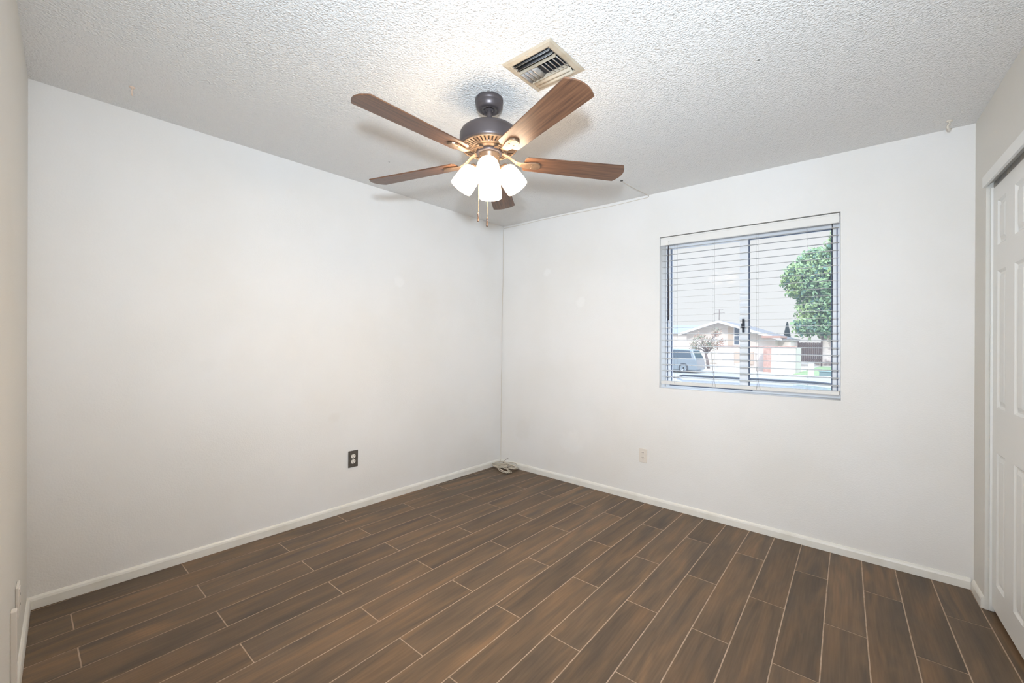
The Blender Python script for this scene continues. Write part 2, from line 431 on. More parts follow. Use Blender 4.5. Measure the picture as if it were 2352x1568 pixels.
# ------------------------------------------------------------------ floor: staggered wood-look plank tiles over grout
def build_floor():
    me = bpy.data.meshes.new('floor'); bm = bmesh.new()
    uvl = bm.loops.layers.uv.new('UVMap'); tone = bm.loops.layers.float_color.new('tone')
    def gx(k, y):  # plank edges bent slightly to follow the lens distortion
        yy = max(y, -3.4)
        return (0.97473+0.14775*k+0.07903*yy+0.02061*yy*yy)/(1+0.04602*yy+0.00619*yy*yy)
    # grout bed
    vs = [bm.verts.new(p) for p in ((-0.3, -4.8, -0.0012), (4.5, -4.8, -0.0012), (4.5, 0.2, -0.0012), (-0.3, 0.2, -0.0012))]
    fc = bm.faces.new(vs); fc.material_index = 1
    vs = [bm.verts.new(p) for p in ((-0.3, -4.8, -0.12), (4.5, -4.8, -0.12), (4.5, 0.2, -0.12), (-0.3, 0.2, -0.12))]
    bm.faces.new(vs[::-1]).material_index = 1
    L = 0.9045; g = 0.0024
    for k in range(-8, 24):
        off = -0.403 if k % 2 else -0.863
        for j in range(-2, 7):
            y1 = off-L*j; y0 = y1-L
            y0 += g; y1 -= g
            if y0 > 0.15 or y1 < -4.8: continue
            y1 = min(y1, 0.15); y0 = max(y0, -4.8)
            t = random.random(); uo = random.uniform(0, 50); vo = random.uniform(0, 50)
            n = 6; rows = []
            for i in range(n+1):
                y = y0+(y1-y0)*i/n
                rows.append((bm.verts.new((gx(k, y)+g, y, 0)), bm.verts.new((gx(k+1, y)-g, y, 0))))
            for i in range(n):
                f = bm.faces.new((rows[i][0], rows[i][1], rows[i+1][1], rows[i+1][0]))
                f.material_index = 0
                for lp, (uu, vv) in zip(f.loops, ((i, 0), (i, 1), (i+1, 1), (i+1, 0))):
                    lp[uvl].uv = (uo+(y1-y0)*uu/n, vo+0.148*vv); lp[tone] = (t, t, t, 1)
    bm.normal_update(); bm.to_mesh(me); bm.free()
    me.materials.append(M_PLANK); me.materials.append(M_GROUT)
    o = bpy.data.objects.new('floor', me); COL.objects.link(o)
    return tag(o, 'dark brown wood-look plank tile floor with pale grout lines', 'floor', kind='structure')
build_floor()

# ------------------------------------------------------------------ baseboards
BBP = [(0, 0.001), (0, 0.058), (-0.004, 0.057), (-0.009, 0.050), (-0.012, 0.040), (-0.0125, 0.001)]
def baseboard(name, fn, s0, s1, label):
    b = MB(); b.sweep(BBP, fn, s0, s1, 8)
    return tag(b.build(name, M_TRIM), label, 'baseboard', kind='structure')
baseboard('baseboard_left', PL, 0.0125, 3.25, 'low cream baseboard along the left wall')
baseboard('baseboard_back', PB, 0.0, 3.34, 'low cream baseboard along the window wall')
baseboard('baseboard_right', PR, 0.0125, CO-0.002, 'short cream baseboard end beside the closet door')
baseboard('baseboard_front', PN, 0.0125, 2.5, 'low cream baseboard at the bottom left edge of the view')

# ------------------------------------------------------------------ closet: header board, door, jamb bead
b = MB(); b.box((CO-0.004, 2.042, -0.012), (1.76, 2.094, -0.0005), fn=PR)
tag(b.build('trim_1', M_DOOR, bevel=0.001), 'white header board over the closet door', 'trim', kind='structure')
def closet_door(name, s0, D0, label):
    e = empty(name, PR(s0, 0.03, D0)); tag(e, label, 'door', kind='structure')
    inv = Matrix.Translation(-e.location)
    fn = lambda s, z, d: inv @ PR(s, z, d)
    s1 = s0+0.76; D1 = D0+0.033
    panels = [(s0+0.070, s0+0.195), (s0+0.315, s0+0.440), (s0+0.560, s0+0.690)]
    # three panel columns are only partly in view; rows: small top, tall middle, tall bottom
    rows = [(0.155, 0.775), (0.985, 1.625), (1.745, 1.955)]
    b = MB()
    xs = sorted([s0, s1]+[v for pr in panels for v in pr]); zs = sorted([0.03, 2.028]+[v for pr in rows for v in pr])
    for i in range(len(xs)-1):
        for j in range(len(zs)-1):
            a, c, z0, z1 = xs[i], xs[i+1], zs[j], zs[j+1]
            if (a, c) in panels and (z0, z1) in rows: continue
            b.add([fn(a, z0, D0), fn(c, z0, D0), fn(c, z1, D0), fn(a, z1, D0)], [(0, 1, 2, 3)])
    b.add([fn(s, z, d) for d in (D0, D1) for s, z in ((s0, .03), (s1, .03), (s1, 2.028), (s0, 2.028))], [(4, 5, 6, 7), (0, 1, 5, 4), (1, 2, 6, 5), (2, 3, 7, 6), (3, 0, 4, 7)])
    b.build('door_slab', M_DOOR, e)
    for a, c in panels:
        for z0, z1 in rows:
            p = MB()
            steps = [(0.0, D0), (0.010, D0+0.0085), (0.018, D0+0.0085), (0.034, D0+0.002)]
            rings = []
            for ins, d in steps: rings.append([fn(a+ins, z0+ins, d), fn(c-ins, z0+ins, d), fn(c-ins, z1-ins, d), fn(a+ins, z1-ins, d)])
            v = [q for r in rings for q in r]; f = []
            for k in range(len(rings)-1):
                for i in range(4): f.append((k*4+i, k*4+(i+1) % 4, k*4+4+(i+1) % 4, k*4+4+i))
            k = (len(rings)-1)*4; f.append((k, k+1, k+2, k+3))
            p.add(v, f); p.build('raised_panel', M_DOOR, e)
    b = MB(); b.box((s0-0.008, 0.004, D0-0.008), (s0+0.001, 2.035, D0+0.008), fn=fn); b.build('edge_strip', M_DOOR, e)
    b = MB(); b.box((s0-0.006, 2.030, D0+0.002), (s1, 2.058, D0+0.028), fn=fn); b.build('top_track', M_VENT_G, e)
closet_door('door_1', CO+0.012, 0.022, 'white six-panel closet door at the right edge')
closet_door('door_2', CO+0.745, 0.062, 'second white closet door sliding behind the first')

# ------------------------------------------------------------------ window
def build_window():
    org = WN(0.56, 0, 0.12)
    e = empty('window_1', org); tag(e, 'white aluminium sliding window looking onto the street', 'window', kind='structure')
    fn = lambda s, z, d: WN(s, z, d)-org
    F0, F1 = 0.135, 0.205
    WL, WR, WB, WTP = 0.030, 0.052, 0.040, 0.066
    b = MB()
    b.box((0, 0, F0), (WL, 1.16, F1), fn=fn); b.box((1.127-WR, 0, F0), (1.127, 1.16, F1), fn=fn)
    b.box((WL, 0, F0), (1.127-WR, WB, F1), fn=fn); b.box((WL, 1.16-WTP, F0), (1.127-WR, 1.16, F1), fn=fn)
    b.build('window_frame', M_ALU, e, bevel=0.002)
    # inner steps of the frame
    b = MB()
    for (a, c) in ((0.010, 0.016), (1.127-0.030, 1.127-0.024)): b.box((a, WB, F0-0.003), (c, 1.16-WTP, F0), fn=fn)
    b.box((WL, 0.012, F0-0.003), (0.62, 0.017, F0), fn=fn)
    b.box((WL, 1.16-0.026, F0-0.003), (1.127-WR, 1.16-0.022, F0), fn=fn)
    b.build('frame_groove', M_GASKET, e)
    ml, mr = 0.535, 0.592
    b = MB(); b.box((ml, WB, F0+0.004), (mr, 1.16-WTP, F0+0.036), fn=fn)
    b.build('meeting_stile', M_ALU, e, bevel=0.002)
    b = MB()
    b.box((mr, WB, F0+0.010), (mr+0.005, 1.16-WTP, F0+0.03), fn=fn)
    b.box((1.127-WR-0.006, WB, F0+0.010), (1.127-WR, 1.16-WTP, F0+0.03), fn=fn)
    b.box((mr, 1.16-WTP-0.006, F0+0.010), (1.127-WR, 1.16-WTP, F0+0.03), fn=fn)
    b.box((WL, WB, F0+0.03), (WL+0.002, 1.16-WTP, F0+0.045), fn=fn)
    b.build('gasket', M_GASKET, e)
    b = MB(); b.box((ml+0.020, 0.425, F0-0.014), (ml+0.034, 0.522, F0+0.004), fn=fn); b.box((ml+0.016, 0.455, F0-0.020), (ml+0.038, 0.490, F0-0.010), fn=fn)
    b.build('window_latch', M_LATCH, e, bevel=0.002)
    for a, c, d in ((WL, ml+0.01, F0+0.045), (mr-0.01, 1.127-WR, F0+0.020)):
        b = MB(); b.add([fn(a, WB, d), fn(c, WB, d), fn(c, 1.16-WTP, d), fn(a, 1.16-WTP, d)], [(0, 1, 2, 3)])
        b.build('glass_pane', M_GLASS, e)
build_window()

def build_blind():
    org = WN(0.56, 1.15, 0.03)
    e = empty('window_blind', org); tag(e, 'white horizontal slat blind hanging open inside the window recess', 'blind')
    fn = lambda s, z, d: WN(s, z, d)-org
    S0, S1 = 0.006, 1.121
    b = MB()
    b.box((S0, 1.094, 0.004), (S1, 1.153, 0.010), fn=fn); b.box((S0, 1.097, 0.004), (S1, 1.100, 0.001), fn=fn); b.box((S0, 1.143, 0.004), (S1, 1.147, 0.001), fn=fn)
    b.build('valance', M_SLAT, e)
    b = MB(); b.box((S0+0.003, 1.106, 0.014), (S1-0.003, 1.150, 0.066), fn=fn); b.build('head_rail', M_SLAT, e)
    b = MB(); b.box((S0+0.002, 0.030, 0.012), (S1-0.002, 0.054, 0.062), fn=fn); b.build('bottom_rail', M_SLAT, e, bevel=0.003)
    tilt = math.radians(4.6); hw = 0.0225; th = 0.0013
    zs = [0.088+0.0468*i for i in range(22)]
    for i, z in enumerate(zs):
        b = MB(); n = 10; v = []; f = []
        sag = 0.0012*math.sin(i*2.3)
        for k in range(n+1):
            s = S0+0.004+(S1-S0-0.008)*k/n
            bow = sag*math.sin(PI*k/n)
            for u, c in ((-1, 0), (-0.4, 0.0004), (0.4, 0.0004), (1, 0)):
                d = 0.037+u*hw*math.cos(tilt); zz = z+u*hw*math.sin(tilt)+c+bow
                v.append(fn(s, zz+th/2, d)); v.append(fn(s, zz-th/2, d))
        m = 8
        for k in range(n):
            a = k*m; c = a+m
            for j in range(3):
                f.append((a+2*j, a+2*j+2, c+2*j+2, c+2*j)); f.append((a+2*j+1, c+2*j+1, c+2*j+3, a+2*j+3))
            f.append((a, c, c+1, a+1)); f.append((a+6, a+7, c+7, c+6))
        f.append((0, 1, 3, 2)); f.append((2, 3, 5, 4)); f.append((4, 5, 7, 6))
        a = n*m; f += [(a, a+2, a+3, a+1), (a+2, a+4, a+5, a+3), (a+4, a+6, a+7, a+5)]
        b.add(v, f); b.build('slat', M_SLAT_B, e)
    for s in (0.115, 0.385, 0.668, 0.955):
        b = MB()
        for d in (0.009, 0.0655):
            b.tube([fn(s, 0.042, d), fn(s+0.001, 0.5, d), fn(s, 1.10, d)], 0.0006, 5)
        for z in zs: b.tube([fn(s, z-0.004-math.sin(tilt)*hw, 0.009), fn(s, z-0.004+math.sin(tilt)*hw, 0.0655)], 0.0006, 4)
        b.build('ladder_cord', M_CORD, e)
    for s in (0.385, 0.668):
        b = MB(); pts = [fn(s+0.012*math.sin(k*0.9)*(1 if k < 3 else 0.2), 0.03+0.05*k, 0.007) for k in range(6)]
        b.tube(pts, 0.0011, 5); b.tube([fn(s+0.006, 0.23, 0.0065), fn(s+0.008, 0.12, 0.0065), fn(s+0.025, 0.034, 0.0065)], 0.0009, 5); b.build('pull_cord', M_CORD, e)
    b = MB(); b.tube([fn(0.070, 1.098, 0.002), fn(0.070, 1.075, -0.004), fn(0.072, 0.52, -0.006)], [0.0025, 0.0042, 0.0044], 6); b.build('tilt_wand', M_WAND, e)
    b = MB(); b.tube([fn(0.070, 1.12, 0.006), fn(0.070, 1.09, -0.004)], 0.0045, 6); b.build('wand_hook', M_SLAT, e)
build_blind()

# ------------------------------------------------------------------ electrical outlets
def duplex(e, fn, face_m, plate_m, w, h, names=('cover_plate', 'receptacle')):
    """fn(a, z, d): a across, z up, d out from the wall"""
    b = MB(); b.box((-w/2, -h/2, 0.0), (w/2, h/2, 0.0055), fn=fn); b.build('cover_plate', plate_m, e, bevel=0.002)
    for zc in (0.0195, -0.0195):
        b = MB(); out = []
        for k in range(28):
            a = 2*PI*k/28; x = 0.0172*math.cos(a); y = 0.0172*math.sin(a); y = max(-0.0140, min(0.0140, y)); out.append((x, y+zc))
        n = len(out)
        b.add([fn(x, y, 0.004) for x, y in out]+[fn(x, y, 0.0075) for x, y in out], [tuple(range(n, 2*n))]+[(i, (i+1) % n, n+(i+1) % n, n+i) for i in range(n)])
        r = b.build('receptacle', face_m, e)
        b = MB()
        b.box((-0.0075, zc+0.001, 0.0074), (-0.0052, zc+0.009, 0.0079), fn=fn); b.box((0.0052, zc+0.002, 0.0074), (0.0072, zc+0.008, 0.0079), fn=fn)
        o = []
        for k in range(10):
            a = 2*PI*k/10; o.append((0.0025*math.cos(a), zc-0.0068+0.0028*math.sin(a)))
        b.add([fn(x, y, 0.0078) for x, y in o], [tuple(range(10))])
        b.build('slot', M_SLOT, r)
    b = MB(); o = [(0.003*math.cos(2*PI*k/10), 0.003*math.sin(2*PI*k/10)) for k in range(10)]
    b.add([fn(x, y, 0.005) for x, y in o]+[fn(x, y, 0.0064) for x, y in o], [tuple(range(10, 20))]+[(i, (i+1) % 10, 10+(i+1) % 10, 10+i) for i in range(10)])
    b.build('screw', face_m, e)

c = PL(1.64, 0.379, 0)
e = tag(empty('wall_outlet', c), 'ivory duplex outlet in a dark pewter cover plate on the left wall', 'outlet')
duplex(e, lambda a, z, d: Vector((d, a, z)), M_PLASTIC, M_PLATE, 0.076, 0.122)
c = PB(1.5375, 0.370, 0)
e = tag(empty('wall_outlet', c), 'white duplex outlet on the wall below and left of the window', 'outlet')
duplex(e, lambda a, z, d: Vector((a, -d, z)), M_PLASTIC_B, M_PLASTIC_B, 0.066, 0.110)

# ------------------------------------------------------------------ ceiling fan
def build_fan():
    root = empty('ceiling_fan', (1.5257, -1.7925, H))
    tag(root, 'bronze five-blade ceiling fan with four lit white glass shades', 'ceiling fan')
    n = Vector((-0.0276, 0.0116, 1)).normalized()
    R = Vector((0, 0, 1)).rotation_difference(n).to_matrix().to_4x4()
    T = Matrix.Translation(Vector((1.5343, -1.796, 2.1383))-root.location) @ R      # hub frame, blades at z=0
    # canopy
    b = MB(); b.lathe([(0, 0), (0.0655, 0), (0.0675, -0.004), (0.0675, -0.020), (0.0655, -0.022), (0.0665, -0.026), (0.0640, -0.040), (0.0570, -0.053), (0.0500, -0.0585), (0.030, -0.0590), (0.028, -0.050), (0, -0.050)], 40)
    for a in (0.4, 2.5, 4.6): b.sphere((0.068*math.cos(a), 0.068*math.sin(a), -0.014), 0.0035, n=4)
    cn = b.build('canopy', M_BRONZE, root)
    for k in range(6):
        b = MB(); a = k*PI/3; b.tube([(0.041*math.cos(a+t), 0.041*math.sin(a+t), -0.0595) for t in (-0.13, 0, 0.13)], 0.0024, 5)
        b.build('canopy_slot', M_RECESS, cn)
    b = MB(); b.lathe([(0.0135, 0.140), (0.0135, 0.262)], 20, T); b.lathe([(0, 0.275), (0.02, 0.27), (0.0255, 0.257), (0.02, 0.243), (0, 0.238)], 20, T); b.build('downrod', M_BRONZE, root)
    # motor
    b = MB(); b.lathe([(0.0135, 0.162), (0.022, 0.160), (0.026, 0.152), (0.06, 0.151), (0.110, 0.149), (0.124, 0.145), (0.135, 0.136), (0.1415, 0.124), (0.143, 0.112), (0.143, 0.078), (0.1415, 0.068), (0.1395, 0.064), (0.1345, 0.062)], 64, T)
    b.build('motor_housing', M_BRONZE, root)
    b = MB()
    b.lathe([(0.1355, 0.0630), (0.1365, 0.0585), (0.1335, 0.0560), (0.1300, 0.0560), (0.1285, 0.0600)], 64, T)
    b.lathe([(0.0925, 0.0560), (0.0910, 0.0510), (0.0860, 0.0490), (0.080, 0.0490), (0.0785, 0.0520), (0.070, 0.0500), (0.066, 0.0440), (0.052, 0.0430), (0.052, 0.0640)], 64, T)
    N = 42
    for k in range(N):
        a = 2*PI*k/N; Mk = T @ Matrix.Rotation(a, 4, 'Z')
        b.add([(0.0900, -0.0036, 0.0525), (0.0900, 0.0036, 0.0525), (0.1310, 0.0055, 0.0575), (0.1310, -0.0055, 0.0575),
               (0.0900, -0.0036, 0.060), (0.0900, 0.0036, 0.060), (0.1310, 0.0055, 0.063), (0.1310, -0.0055, 0.063)],
              [(0, 1, 2, 3), (0, 1, 5, 4), (1, 2, 6, 5), (2, 3, 7, 6), (3, 0, 4, 7)], Mk)
    vg = b.build('vent_grille', M_BRONZE_L, root)
    b = MB(); b.lathe([(0.070, 0.0640), (0.134, 0.0640)], 48, T); b.build('grille_recess', M_RECESS, vg)
    b = MB(); b.lathe([(0.0, 0.045), (0.058, 0.045), (0.062, 0.041), (0.062, 0.030), (0.056, 0.026), (0.0, 0.026)], 40, T); b.build('flywheel', M_BRONZE, root)
    b = MB(); b.lathe([(0.0, 0.028), (0.0515, 0.028), (0.0515, 0.022), (0.0490, 0.019), (0.0490, -0.046), (0.0455, -0.056), (0.034, -0.064), (0.030, -0.074), (0.018, -0.082), (0.006, -0.088), (0, -0.088)], 40, T)
    for a in (0.3, 2.4, 4.5): b.sphere((0.050*math.cos(a), 0.050*math.sin(a), 0.012), 0.003, T, n=4)
    b.build('switch_housing', M_BRONZE_L, root)
    # one blade and its iron, then copies
    tip = 0.675; hw0, hw1 = 0.0545, 0.0695; x0 = 0.172
    out = [(x0+0.012, -hw0), (x0, -hw0+0.014), (x0, hw0-0.014), (x0+0.012, hw0)]
    out += [(x0+0.012+(tip-x0-0.012)*k/6, hw0+(hw1-hw0)*k/6) for k in range(1, 7)]
    for k in range(1, 12):
        t = k/12; y = hw1*(1-2*t); out.append((tip+0.026*(1-(1-2*t)**2), y))
    out += [(x0+0.012+(tip-x0-0.012)*k/6, -hw0-(hw1-hw0)*k/6) for k in range(6, 0, -1)]
    b = MB(); b.prism(out, -0.003, 0.003)
    blade = b.build('blade', M_BLADE, root, bevel=0.0012, seg=1)
    st = [(0.050, 0.037, 0.016, 0.005), (0.072, 0.0345, 0.0145, 0.005), (0.095, 0.026, 0.012, 0.0055), (0.115, 0.011, 0.0115, 0.006), (0.135, -0.003, 0.013, 0.006), (0.155, -0.0105, 0.017, 0.0055), (0.180, -0.0125, 0.022, 0.0055), (0.205, -0.0125, 0.0265, 0.0065), (0.225, -0.0125, 0.0285, 0.008), (0.240, -0.0125, 0.0255, 0.009), (0.250, -0.0125, 0.0175, 0.009), (0.2545, -0.0125, 0.007, 0.009)]
    b = MB(); v = []; f = []
    for x, z, w, th in st:
        k = min(1, max(0, (x-0.06)/0.11)); k = k*k*(3-2*k); roll = 0.168*(1-k)
        zt = z+th
        for y, zz in ((-w, zt), (-w*0.92, z+0.0012), (-w*0.5, z), (w*0.5, z), (w*0.92, z+0.0012), (w, zt)):
            v.append((x, y*math.cos(roll)-(zz-z)*math.sin(roll), z+(zz-z)*math.cos(roll)+y*math.sin(roll)))
    m = 6
    for i in range(len(st)-1):
        for k in range(m): f.append((i*m+k, (i+1)*m+k, (i+1)*m+(k+1) % m, i*m+(k+1) % m))
    f.append(tuple(range(m))); f.append(tuple((len(st)-1)*m+k for k in range(m)))
    b.add(v, f, smooth=False)
    for y in (-0.012, 0.012): b.lathe([(0.0, -0.0145), (0.0038, -0.0135), (0.0045, -0.011)], 10, Matrix.Translation((0.212, y, 0)))
    iron = b.build('blade_iron', M_BRONZE_L, blade, bevel=0.0008, seg=1)
    for k in range(5):
        Mk = T @ Matrix.Rotation(4.7097+k*2*PI/5, 4, 'Z') @ Matrix.Rotation(-0.168, 4, 'X')
        if k == 0: o = blade
        else:
            o = blade.copy(); COL.objects.link(o); o.parent = root
            i2 = iron.copy(); COL.objects.link(i2); i2.parent = o
        o.matrix_basis = Mk
    # light kit: four bell shades, one facing the doorway
    phi = math.atan2(-0.755, 0.655)
    ang = math.atan2(0.097, 0.066)
    prof = [(0.0, 0.003), (0.022, 0.003), (0.031, 0.006), (0.0405, 0.014), (0.0475, 0.028), (0.0515, 0.048), (0.0540, 0.075), (0.0555, 0.105), (0.0555, 0.136), (0.0545, 0.1405), (0.0525, 0.1395), (0.0525, 0.105), (0.0510, 0.075), (0.0485, 0.048), (0.0445, 0.029), (0.037, 0.016), (0.021, 0.008), (0.0, 0.008)]
    prof = [(r, z*0.85) for r, z in prof]
    for k in range(4):
        a = phi+k*PI/2
        # local axis: z along the shade from neck to mouth, pointing out and down
        d = Vector((math.cos(a)*math.cos(ang), math.sin(a)*math.cos(ang), -math.sin(ang)))
        Q = Vector((0, 0, 1)).rotation_difference(d).to_matrix().to_4x4()
        Mk = T @ Matrix.Translation((0.070*math.cos(a), 0.070*math.sin(a), -0.038)) @ Q
        b = MB(); b.tube([T @ Vector((0.036*math.cos(a), 0.036*math.sin(a), -0.046)), T @ Vector((0.052*math.cos(a), 0.052*math.sin(a), -0.030)), Mk @ Vector((0, 0, -0.004))], 0.008, 10)
        b.lathe([(0, -0.012), (0.018, -0.012), (0.024, -0.006), (0.0255, 0.004), (0.024, 0.0075)], 20, Mk)
        arm = b.build('shade_holder', M_BRONZE_L, root)
        b = MB(); b.lathe(prof, 32, Mk); b.build('lamp_shade', M_SHADE, root)
        b = MB(); b.lathe([(0, 0.010), (0.012, 0.012), (0.013, 0.035), (0.022, 0.056), (0.025, 0.068), (0.021, 0.082), (0.010, 0.090), (0, 0.092)], 16, Mk); b.build('bulb', M_BULB, arm)
    # pull chains hang plumb
    C = T @ Vector((0, 0, -0.01))
    for (dx, dy, zb) in ((-0.0365, -0.0315, 1.841), (0.0295, -0.0385, 1.805)):
        p0 = Vector((C.x+dx*1.02, C.y+dy*1.02, 2.105-H)); zb -= H
        b = MB(); z = p0.z
        while z > zb+0.040:
            b.sphere((p0.x, p0.y, z), 0.00155, n=3); z -= 0.0046
        b.tube([(p0.x, p0.y, p0.z), (p0.x, p0.y, zb+0.04)], 0.0005, 4)
        ch = b.build('pull_chain', M_CHAIN, root)
        b = MB(); b.lathe([(0, 0.043), (0.003, 0.042), (0.0048, 0.038), (0.0048, 0.034), (0.0042, 0.033), (0.0042, 0.007), (0.0050, 0.006), (0.0050, 0.001), (0.0035, 0), (0, 0)], 14, Matrix.Translation((p0.x, p0.y, zb))); b.build('chain_fob', M_FOB, ch)
build_fan()

# ------------------------------------------------------------------ ceiling vent
def build_vent():
    e = empty('ceiling_vent', (1.876, -1.8215, H)); tag(e, 'square cream metal air vent in the ceiling behind the fan', 'vent')
    b = MB(); o, i = 0.1265, 0.0965
    rings = [(o, 0.0), (o, -0.003), (o-0.006, -0.0075), (i+0.006, -0.010), (i, -0.0085), (i, 0.0)]
    v = []; f = []
    for r, z in rings: v += [(-r, -r, z), (r, -r, z), (r, r, z), (-r, r, z)]
    for k in range(len(rings)-1):
        for q in range(4): f.append((k*4+q, k*4+(q+1) % 4, k*4+4+(q+1) % 4, k*4+4+q))
    b.add(v, f)
    for x, y in ((0, -0.112), (0, 0.112)): b.lathe([(0, -0.0118), (0.004, -0.0108), (0.005, -0.0085)], 10, Matrix.Translation((x, y, 0)))
    b.build('vent_frame', M_VENT, e)
    b = MB(); b.add([(-i, -i, -0.0008), (i, -i, -0.0008), (i, i, -0.0008), (-i, i, -0.0008)], [(0, 1, 2, 3)]); b.build('duct_shade_sheet', M_DARK, e)  # flat dark sheet painted for the shade inside the duct, no recess cut
    # curved louvres: bottom edges swing outwards; they sit just proud of the opening
    def blade(p0, p1, w, s, mt, name, zt=-0.002, zb=-0.020):
        # p0..p1 line of the top edge, s = unit direction the bottom edge leans to
        b = MB(); n = 6; v = []; f = []
        for q in (p0, p1):
            for k in range(n+1):
                t = k/n; lean = w*(t**1.5); z = zt+(zb-zt)*t
                v.append((q[0]+s[0]*lean, q[1]+s[1]*lean, z))
        m = n+1
        for k in range(n): f.append((k, k+1, m+k+1, m+k))
        b.add(v, f, smooth=True)
        o = b.build(name, mt, e)
        sd = o.modifiers.new('thickness', 'SOLIDIFY'); sd.thickness = 0.0012
    L = 0.092
    blade((-L, -0.083), (L, -0.083), 0.007, (0, -1), M_VENT_G, 'louver', zb=-0.016); blade((-L, -0.060), (L, -0.060), 0.009, (0, -1), M_VENT_G, 'louver', zb=-0.018)
    blade((-L, 0.048), (L, 0.048), 0.020, (0, 1), M_VENT, 'louver'); blade((-L, 0.070), (L, 0.070), 0.020, (0, 1), M_VENT, 'louver')
    for k in range(9):
        x = -0.080+0.020*k
        s = -1 if k < 4 else 1
        blade((x, -0.040), (x, 0.041), 0.017, (s, 0), M_VENT_G, 'vane', zt=-0.0015, zb=-0.016)
    for y in (-0.0425, 0.0445):
        b = MB(); b.box((-L, y-0.0008, -0.0175), (L, y+0.0008, -0.0012)); b.build('divider_bar', M_VENT, e)
build_vent()

# ------------------------------------------------------------------ ceiling hooks
def hook(loc, rz, m, label, s=1.0):
    e = empty('ceiling_hook', loc, rz); tag(e, label, 'hook')
    b = MB(); b.lathe([(0, 0), (0.011*s, 0), (0.011*s, -0.003*s), (0.006*s, -0.006*s), (0, -0.006*s)], 16); b.build('hook_base', m, e)
    b = MB(); pts = [(0, 0, -0.004*s), (0, 0, -0.014*s)]
    for k in range(9):
        a = PI/2-k*PI*1.25/8
        pts.append((0.011*s*math.cos(a), 0, -0.026*s+0.011*s*math.sin(a)))
    b.tube(pts, 0.0038*s, 8); b.build('hook_arm', m, e)
hook((0.295, -2.94, H), -0.25, M_HOOK_P, 'small peach-white plastic hook on the ceiling above the left wall')
hook((3.23, -0.123, H), -2.2, M_HOOK, 'ivory hook on the ceiling by the closet corner', 1.25)
hook((0.035, -0.035, H), 2.2, M_HOOK, 'tiny white cable hook at the ceiling in the far corner', 0.6)

# ------------------------------------------------------------------ antenna cable along the ceiling edge and down the corner
def build_cable():
    e = empty('wall_cable', (0.06, -0.06, 0)); tag(e, 'thin ivory cable running down the far corner to a coiled bundle on the floor', 'cable')
    o = Vector((0.06, -0.06, 0))
    L_ = lambda *p: Vector(p)-o
    rr = 0.0019
    b = MB()
    b.tube([L_(1.529, -0.413, H-0.001), L_(1.535, -0.36, H-0.008), L_(1.548, -0.22, H-0.013), L_(1.556, -0.10, H-0.010), L_(1.561, -0.012, H-0.012), L_(1.545, -0.005, H-0.020)]
           + [L_(1.5-0.25*k, -0.004, H-0.020-0.006*math.sin(k*1.3)) for k in range(6)] + [L_(0.012, -0.006, H-0.02), L_(0.008, -0.008, H-0.04)]
           + [L_(0.006+0.003*math.sin(k*0.8), -0.007-0.002*math.cos(k*1.1), 2.3-0.15*k) for k in range(7)]
           + [L_(0.008, -0.010, 1.20), L_(0.013, -0.013, 1.05), L_(0.010, -0.012, 0.9), L_(0.016, -0.014, 0.7), L_(0.014, -0.016, 0.5), L_(0.022, -0.018, 0.32), L_(0.024, -0.022, 0.15), L_(0.035, -0.03, 0.07), L_(0.05, -0.06, 0.035)], rr, 6)
    b.build('cable_run', M_CABLE, e)
    b = MB(); b.lathe([(0, 0), (0.010, 0), (0.010, -0.0015), (0, -0.0015)], 12, Matrix.Translation(L_(1.529, -0.413, H))); b.build('cable_hole', M_SLOT, e)
    random.seed(11)
    def coil(c, d, ln, wd, nl, r, lift):
        b = MB(); d = Vector(d).normalized(); w = Vector((-d.y, d.x, 0))
        pts = []
        for k in range(nl*14+1):
            t = 2*PI*k/14; j = k//14
            a = ln*(1+0.16*math.sin(j*2.1)); q = wd*(1+0.3*math.sin(j*1.7+1))
            sk = 0.35*math.sin(j*1.3)
            pos = Vector(c)+d*(a*math.cos(t))+w*(q*math.sin(t)+sk*a*0.5*math.cos(t))
            pos.z = r+0.003+lift*(0.5+0.5*math.sin(j*1.9))*(0.6+0.4*math.cos(t+1+j))+0.0045*(j % 4)
            pos.x = max(pos.x, 0.018); pos.y = min(pos.y, -0.018)
            pts.append(pos-o)
        b.tube(pts, r, 6)
        b.build('cable_coil', M_CABLE, e)
    coil((0.190, -0.155, 0), (0.9, -0.42, 0), 0.100, 0.036, 4, 0.0034, 0.010)
    coil((0.095, -0.105, 0), (0.75, 0.66, 0), 0.068, 0.034, 5, 0.0034, 0.050)
    coil((0.205, -0.066, 0), (1.0, -0.12, 0), 0.078, 0.032, 5, 0.0034, 0.055)
    b = MB(); b.tube([L_(0.085, -0.075, 0.03), L_(0.10, -0.055, 0.06), L_(0.125, -0.045, 0.085), L_(0.15, -0.038, 0.10)], 0.0016, 5); b.build('loose_end', M_SLOT, e)
build_cable()

# ------------------------------------------------------------------ fittings on the wall right beside the camera (seen edge-on)
def plate_thing(name, s0, s1, z0, z1, t, m, label, cat, slot=None):
    o = PN(0.5*(s0+s1), 0.5*(z0+z1), 0)
    e = empty(name, o); tag(e, label, cat)
    b = MB(); b.box((s0, z0, -t), (s1, z1, -0.0003), fn=lambda s, z, d: PN(s, z, d)-o); b.build('cover_plate', m, e, bevel=0.002)
    if slot:
        b = MB(); b.box((slot[0], slot[1], -t-0.002), (slot[2], slot[3], -t+0.001), fn=lambda s, z, d: PN(s, z, d)-o); b.build('socket_face', M_PLASTIC, e)
        for zz in (0.3, 0.7):
            b = MB(); zc = slot[1]+(slot[3]-slot[1])*zz
            b.box((slot[0]+0.008, zc-0.004, -t-0.0026), (slot[0]+0.012, zc+0.004, -t-0.0015), fn=lambda s, z, d: PN(s, z, d)-o)
            b.build('socket_slot', M_SLOT, e)
